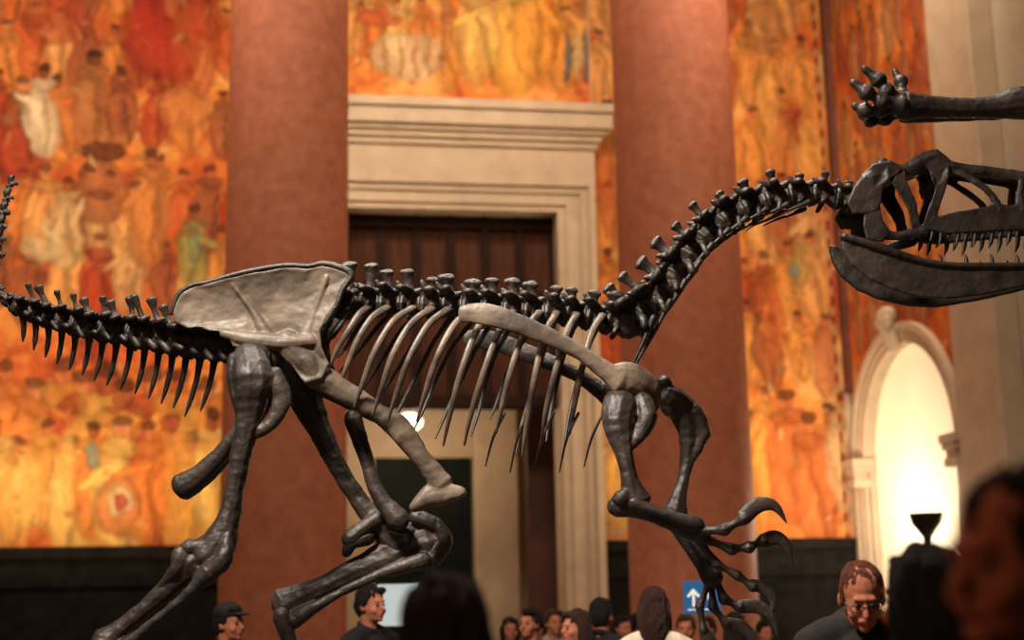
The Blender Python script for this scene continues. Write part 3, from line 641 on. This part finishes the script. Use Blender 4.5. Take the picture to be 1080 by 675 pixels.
# ---------- people
def shade(c,k): return tuple(min(255,x*k) for x in c)
MC={}
def cm(key,c,rough=.9):
    if key not in MC: MC[key]=mat(key,c,shade(c,.75),scale=20,rough=rough,bump=.15,bscale=60,spec=.15)
    return MC[key]
SKIN=mat('skin',(170,106,80),(150,88,66),scale=6,rough=.75,spec=.15)
SKIND=mat('skin_brown',(164,90,64),(138,72,52),scale=6,rough=.8,spec=.1)
EYEM=mat('eye_dark',(40,30,26),rough=.4)
HM={}
def person(px,topy,D,face,hair,haircol,coat,trouser,label,tilt=0,turn=0,arms='down',skin=None,glasses=False,vox=.011,cap=None,hunch=0):
    top=P(px,topy,D); H=top.z; s=H/(1.765-hunch)
    rot=-YAW+face
    e=empty('person',(top.x,top.y,0),label,'person',rot,group='museum visitors')
    e.scale=(s,s,s)
    skin=skin or SKIN
    pv=Vector((0,.02,1.53)); HR=Matrix.Rotation(turn,3,'Z')@Matrix.Rotation(tilt,3,'X')
    off=Vector((0,-hunch*.9,-hunch))
    def h(p): return pv+HR@(Vector(p)-pv)+off
    X=Vector((1,0,0))
    b=Buf()
    b.ell(h((0,.012,1.66)),(.075,.094,.092),HR); b.ell(h((0,-.02,1.61)),(.064,.073,.092),HR); b.ell(h((0,-.035,1.555)),(.052,.055,.042),HR)
    b.ell(h((0,-.078,1.535)),(.022,.018,.018),HR)
    b.tube([h((0,-.088,1.64)),h((0,-.102,1.618)),h((0,-.112,1.598))],[.008,.011,.014],axis=X)
    b.tube([h((-.036,-.082,1.652)),h((0,-.089,1.654)),h((.036,-.082,1.652))],[.009,.010,.009],axis=X)
    b.tube([h((-.022,-.088,1.566)),h((0,-.096,1.569)),h((.022,-.088,1.566))],[.006,.009,.006],axis=X)
    for q in (-1,1):
        b.ell(h((q*.078,.012,1.612)),(.010,.02,.032),HR); b.ell(h((q*.04,-.066,1.59)),(.022,.022,.024),HR)
    b.tube([h((0,.02,1.56)),(0,.03,1.46),(0,.025,1.38)],[.060,.062,.08],axis=X)
    b.ell((0,.01,1.25),(.15,.10,.2)); b.ell((0,.01,1.05),(.135,.095,.16)); b.ell((0,.01,.93),(.155,.105,.12))
    b.tube([(-.165,.015,1.395),(0,.02,1.42),(.165,.015,1.395)],[.055,.065,.055],axis=X); 
    def armpts(q):
        if arms=='hold': return [(q*.19,.01,1.385),(q*.235,.03,1.11),(q*.09,-.24,1.16)]
        return [(q*.19,.01,1.385),(q*.235,.035,1.11),(q*.235,-.06,.87)]
    for q in (-1,1):
        a0,a1,a2=armpts(q); b.tube([a0,a1],[.048,.038],sub=3,axis=X); b.tube([a1,a2],[.038,.026],sub=3,axis=X)
        a1=Vector(a1);a2=Vector(a2); d=(a2-a1).normalized(); pc=a2+d*.06
        b.tube([a2,pc,a2+d*.10],[.02,.034,.03],[.02,.018,.014],sub=3,axis=Vector((0,1,0)))
        for k,ln in enumerate((.065,.075,.07,.055)):
            o=Vector((0,(k-1.5)*.021,0)) if arms=='down' else Vector(((k-1.5)*.021,0,0))
            st=a2+d*.095+o; b.tube([st,st+d*ln*.5,st+d*ln-Vector((q*.015,0,0))],[.0105,.0105,.009],sub=2,axis=Vector((0,1,0)))
        b.tube([a2+d*.03,a2+d*.06+Vector((0,-.04,0)),a2+d*.09+Vector((0,-.055,0))],[.012,.012,.010],sub=2,axis=X)
        b.tube([(q*.09,0,.92),(q*.1,-.01,.5)],[.08,.055],sub=3,axis=X); b.tube([(q*.1,-.01,.5),(q*.1,.02,.09)],[.052,.036],sub=3,axis=X)
        b.tube([(q*.1,.03,.045),(q*.11,-.15,.035)],[.038,.03],sub=2,axis=X)
    obj('body',remesh(b,vox,'body',sm=1),skin,e)
    b=Buf(); b.ell((0,.01,1.24),(.18,.128,.22)); b.ell((0,.01,1.05),(.16,.12,.2)); b.ell((0,.01,.92),(.175,.13,.14))
    b.tube([(-.19,.015,1.385),(-.1,.02,1.425),(0,.03,1.43),(.1,.02,1.425),(.19,.015,1.385)],[.07,.07,.072,.07,.07],axis=X)
    b.tube([(-.045,-.035,1.455),(-.075,.03,1.495),(0,.09,1.515),(.075,.03,1.495),(.045,-.035,1.455)],[.016,.02,.022,.02,.016],axis=Vector((0,0,1)))
    for q in (-1,1):
        a0,a1,a2=armpts(q); b.tube([a0,a1],[.07,.06],sub=3,axis=X); b.tube([a1,a2],[.058,.044],sub=3,axis=X)
    jm=remesh(b,.012,'jacket',sm=2); roughen(jm,.006,9)
    obj('jacket',jm,cm(*coat),e)
    b=Buf(); b.ell((0,.01,.93),(.17,.12,.12))
    for q in (-1,1): b.tube([(q*.09,0,.9),(q*.1,-.01,.5),(q*.1,.015,.1)],[.098,.075,.062],axis=X)
    obj('trousers',remesh(b,.016,'trousers',sm=1),cm(*trouser),e)
    for q in (-1,1):
        b=Buf(); b.tube([(q*.1,.04,.05),(q*.105,-.06,.05),(q*.115,-.17,.042)],[.05,.05,.04],axis=X)
        for v in b.v: v.z=max(v.z,0)
        obj('shoe',mesh_from(b,'shoe'),cm('shoe_leather',(40,32,28)),e)
    if haircol not in HM: HM[haircol]=mat('hair',haircol,shade(haircol,.5),scale=60,rough=.7,bump=1.0,bscale=120,stretch=(3,3,.5),spec=.2)
    hm=HM[haircol]
    b=Buf()
    if hair=='receding':
        b.ell(h((0,.022,1.674)),(.080,.091,.0842),HR)
        for q in (-1,1): b.ell(h((q*.068,.018,1.64)),(.015,.045,.048),HR)
        b.ell(h((0,.07,1.63)),(.076,.046,.08),HR)
    elif hair=='round':
        b.ell(h((0,.03,1.668)),(.090,.104,.097),HR); b.ell(h((0,.06,1.62)),(.086,.075,.10),HR)
        for q in (-1,1): b.ell(h((q*.07,.035,1.63)),(.022,.04,.05),HR)
    else:
        b.ell(h((0,.026,1.677)),(.085,.098,.090),HR); b.ell(h((0,.065,1.63)),(.08,.062,.09),HR)
        for q in (-1,1): b.ell(h((q*.068,.018,1.65)),(.02,.045,.045),HR)
        b.ell(h((random.choice((-.02,.02)),-.05,1.72)),(.055,.04,.026),HR)
        if hair=='long':
            b.ell(h((0,.075,1.55)),(.09,.06,.17),HR)
            for q in (-1,1): b.ell(h((q*.078,.02,1.57)),(.026,.05,.13),HR)
    hme=remesh(b,.008,'hair',sm=2)
    co=np.empty(len(hme.vertices)*3); hme.vertices.foreach_get('co',co); co=co.reshape(-1,3)
    a_={'receding':.009,'round':.022}.get(hair,.016)
    nn=(fnoise(co[:,0]*50+9,co[:,1]*50+co[:,2]*20+9,3+int(px)%7,3)-.5)*a_*1.8
    ctr=np.array(h((0,.03,1.64))); dv=co-ctr; dv/=np.linalg.norm(dv,axis=1)[:,None]+1e-9
    co=co+dv*nn[:,None]; hme.vertices.foreach_set('co',co.ravel()); hme.update()
    obj('hair',hme,hm,e)
    for q in (-1,1):
        b=Buf().ell(h((q*.03,-.0855,1.628)),(.012,.007,.006),HR); obj('eye',mesh_from(b,'eye'),EYEM,e)
    if cap:
        b=Buf(); b.ell(h((0,.02,1.705)),(.092,.108,.075),HR); b.ell(h((0,-.11,1.69)),(.06,.06,.01),HR); obj('cap',remesh(b,.008,'cap',sm=1),cm(*cap),e)
    if glasses:
        b=Buf()
        for q in (-1,1):
            pts=[h((q*.032+.023*math.cos(a),-.104,1.626+.017*math.sin(a))) for a in np.linspace(0,2*math.pi,17)]
            b.tube(pts,.0022,sub=1,seg=6,axis=Vector((0,1,0)),cap=False)
            b.tube([h((q*.055,-.102,1.628)),h((q*.08,-.04,1.63)),h((q*.082,.01,1.628))],.002,sub=2,seg=6,axis=X)
        b.tube([h((-.009,-.105,1.63)),h((0,-.109,1.632)),h((.009,-.105,1.63))],.002,sub=2,seg=6,axis=X)
        obj('eyeglasses',mesh_from(b,'glasses'),STEEL,e)
    return e
BLK=('cloth_black',(30,26,26)); CHAR=('cloth_charcoal',(40,36,36)); NAVY=('cloth_navy',(36,38,52)); TAN=('cloth_tan',(150,120,96)); WHT=('cloth_cream',(180,162,146)); JEA=('denim',(48,56,76)); RED=('cloth_red',(94,38,32)); BRN=('cloth_brown',(74,52,40))
DK=(34,24,21)
R_=math.radians
person(1062,490,2.0,R_(-62),'round',(44,28,23),BLK,JEA,'person in black jacket with dark hair, standing close in profile',skin=SKIND,vox=.008)
person(966,574,3.5,R_(-150),'long',DK,BLK,JEA,'person with long dark hair and dark coat, turned away',skin=SKIND,vox=.009)
person(903,586,5.7,R_(-6),'receding',(118,60,40),CHAR,JEA,'man with short reddish hair and eyeglasses looking down',tilt=R_(24),arms='hold',glasses=True,vox=.0065,hunch=.05)
person(474,604,2.75,R_(172),'round',(64,42,34),BLK,JEA,'person with rounded dark brown hair seen from behind',vox=.01)
person(392,616,9.6,R_(50),'short',DK,BLK,JEA,'person in black jacket with short dark hair turned sideways')
person(243,636,9.2,R_(60),'short',DK,BLK,JEA,'person wearing a dark cap and dark jacket',cap=('cloth_cap',(40,34,34)))
person(558,640,11,R_(-30),'short',DK,BRN,JEA,'visitor in brown jacket looking sideways')
person(584,641,12.4,R_(20),'short',(90,60,40),TAN,JEA,'visitor in tan coat with light brown hair')
person(606,642,9.6,R_(-60),'long',(70,44,30),WHT,JEA,'visitor in cream top with shoulder length brown hair')
person(635,630,10.4,R_(150),'short',DK,BLK,JEA,'person in black coat with dark hair seen from behind')
person(689,618,8.6,R_(170),'long',(66,36,26),WHT,JEA,'woman with long brown hair in a cream coat seen from behind')
person(723,647,11.5,R_(-10),'short',(96,60,40),RED,JEA,'visitor in red top with brown hair')
person(775,645,10.6,R_(160),'long',DK,BRN,BLK,'visitor in brown jacket with dark hair seen from behind')
person(538,650,12.8,R_(10),'long',DK,RED,JEA,'visitor in dark red top with dark hair')
person(657,648,12.8,R_(30),'short',DK,NAVY,JEA,'visitor in navy jacket with dark hair')
person(571,649,13.8,R_(-70),'long',(60,36,28),BRN,JEA,'visitor in brown jacket with long brown hair')
person(596,650,14.2,R_(40),'short',DK,RED,JEA,'visitor in dark red top with short dark hair')
person(622,648,15.2,R_(-20),'long',(80,50,36),TAN,JEA,'visitor in tan coat with long light brown hair')
person(675,646,14.4,R_(80),'short',DK,BLK,JEA,'visitor in black coat with short dark hair')
person(745,650,13.5,R_(-40),'short',(60,40,30),BRN,JEA,'visitor in brown jacket with short brown hair')
person(806,654,13.0,R_(20),'short',DK,NAVY,JEA,'visitor in navy jacket with short dark hair')

# ---------- sign
def flat(name,pts2,y,parent,mt):
    b=Buf(); k=len(pts2)
    for yy in (y,y-.004):
        for x,z in pts2: b.v.append(Vector((x,yy,z)))
    b.f.append(tuple(range(k))); b.f.append(tuple(reversed(range(k,2*k))))
    for i in range(k): j=(i+1)%k; b.f.append((i,j,k+j,k+i))
    return obj(name,mesh_from(b,name),mt,parent,smooth=False)
BLUE=mat('sign_blue',(34,90,146),(30,82,136),rough=.4,emit=(30,90,150),estr=.06); WHITE=mat('sign_white',(225,225,220),(218,218,214),rough=.5,emit=(210,215,220),estr=.12)
sc_=P(740,630,9.9)
W2=38/F*10/2; H2=33/F*10/2
sg=empty('direction_sign',(sc_.x,sc_.y,0),'blue direction sign with white arrow and person symbols on a post','sign',-YAW)
b=Buf().box((-W2,-.01,sc_.z-H2),(W2,.01,sc_.z+H2)); obj('sign_panel',mesh_from(b,'p'),BLUE,sg,smooth=False)
b=Buf().lathe((0,.03,0),[(.18,0),(.18,.02),(.02,.04),(.018,sc_.z+H2-.02)],20); obj('post',mesh_from(b,'p'),STEEL,sg)
u=H2
def sp(l,ox): return [(ox+x*u,sc_.z+z*u) for x,z in l]
flat('arrow_symbol',sp([(-.08,-.55),(.08,-.55),(.08,.2),(.3,-.02),(.42,.1),(0,.55),(-.42,.1),(-.3,-.02),(-.08,.2)],-W2*.45),-.011,sg,WHITE)
hd=[(.13*math.cos(a),.45+.13*math.sin(a)) for a in np.linspace(0,2*math.pi,14)[:-1]]
flat('person_symbol',sp(hd,W2*.5),-.011,sg,WHITE)
flat('person_symbol',sp([(-.22,.26),(-.22,-.15),(-.12,-.15),(-.12,-.55),(.12,-.55),(.12,-.15),(.22,-.15),(.22,.26)],W2*.5),-.011,sg,WHITE)
flat('line_symbol',sp([(-.9,-.78),(.9,-.78),(.9,-.7),(-.9,-.7)],0),-.011,sg,WHITE)
SCR=mat('screen_glow',(190,205,210),(175,190,198),rough=.4,emit=(190,205,212),estr=.3)
q=P(420,638,11.0)
ds=empty('display_screen',(q.x,q.y,0),'pale glowing rectangular information screen on a stand','screen',-YAW)
b=Buf().box((-.17,-.02,q.z-.17),(.17,.02,q.z+.17)); obj('frame',mesh_from(b,'f'),STEEL,ds,smooth=False)
b=Buf().box((-.155,-.026,q.z-.155),(.155,-.02,q.z+.155)); obj('screen_panel',mesh_from(b,'f'),SCR,ds,smooth=False)
b=Buf().lathe((0,.04,0),[(.2,0),(.2,.02),(.025,.04),(.02,q.z)],20); obj('post',mesh_from(b,'f'),STEEL,ds)
q=XP(976,541,XR-.45)
tz=q.z
tr=empty('floor_lamp',(q.x,q.y,0),'dark bowl uplight lamp standing in front of the arched niche','lamp')
b=Buf().lathe((0,0,0),[(.2,0),(.2,.04),(.05,.08),(.05,tz-.3),(.07,tz-.25)],24); obj('pole',mesh_from(b,'p'),STEEL,tr)
b=Buf().lathe((0,0,0),[(.07,tz-.26),(.11,tz-.2),(.17,tz-.12),(.195,tz-.04),(.2,tz),(.185,tz),(.16,tz-.06),(.04,tz-.12)],32); obj('lamp_shade',mesh_from(b,'p'),STEEL,tr)
b=Buf().ell((0,0,tz-.05),(.05,.05,.05)); obj('bulb',mesh_from(b,'p'),mat('bulb',(255,230,190),emit=(255,225,180),estr=12),tr)
q=YP(432,445,21.5)
pe=empty('pendant_lamp',(q.x,q.y,q.z),'glowing white globe lamp hanging in the vestibule','lamp')
b=Buf().ell((0,0,0),(.2,.2,.14)); obj('lamp_shade',mesh_from(b,'p'),mat('globe',(255,240,210),emit=(255,235,200),estr=4),pe)
b=Buf().lathe((0,0,0),[(.012,.1),(.012,5.2-q.z)],10); obj('cord',mesh_from(b,'p'),STEEL,pe)

# ---------- lights
def area(loc,tgt,sx,sy,pw,col,spread=180):
    l=bpy.data.lights.new('area_light','AREA'); l.shape='RECTANGLE'; l.size=sx; l.size_y=sy; l.energy=pw; l.color=col; l.spread=math.radians(spread)
    o=bpy.data.objects.new('area_light',l); COL.objects.link(o); o.location=loc
    o.rotation_euler=(Vector(tgt)-Vector(loc)).to_track_quat('-Z','Y').to_euler(); return o
def point(loc,pw,col,r=.15):
    l=bpy.data.lights.new('point_light','POINT'); l.energy=pw; l.color=col; l.shadow_soft_size=r
    o=bpy.data.objects.new('point_light',l); COL.objects.link(o); o.location=loc; return o
WARM=(1,.82,.60)
area((-3,13.5,11.2),(-3,19,5.4),5,1,275,WARM,120)
area((2.3,14,11.6),(2.3,19,8.5),4,1,160,WARM,110)
area((6.0,13.5,11.2),(6.2,19,5.4),2.5,1,195,WARM,120)
area((-3.2,16.9,2.2),(-3.2,19,4.6),5,.3,72,(1,.80,.5),120)
area((6.2,16.9,2.2),(6.2,19,4.6),2,.3,38,(1,.80,.5),120)
area((-2.2,3.2,7.6),(0.9,6.5,2.9),1.1,1.1,200,(1,.90,.76),64)
area((1.5,7.4,9.5),(1.3,6.6,2.4),2.5,.8,150,(1,.88,.74),80)
area((-1.5,1.0,4.2),(1.5,3.2,1.6),1.2,1.2,30,(1,.62,.42))
area((2,8,11.5),(2.3,16,4.5),5,2,210,WARM,100)
point((XR-.55,AY+.1,ZS-.9),80,(1,.88,.70),.2)
point((q.x,q.y-.3,q.z-.4),95,(1,.76,.5),.2)
w=bpy.data.worlds.new('world'); scene.world=w; w.use_nodes=True
w.node_tree.nodes['Background'].inputs[0].default_value=(1,.75,.55,1); w.node_tree.nodes['Background'].inputs[1].default_value=.05
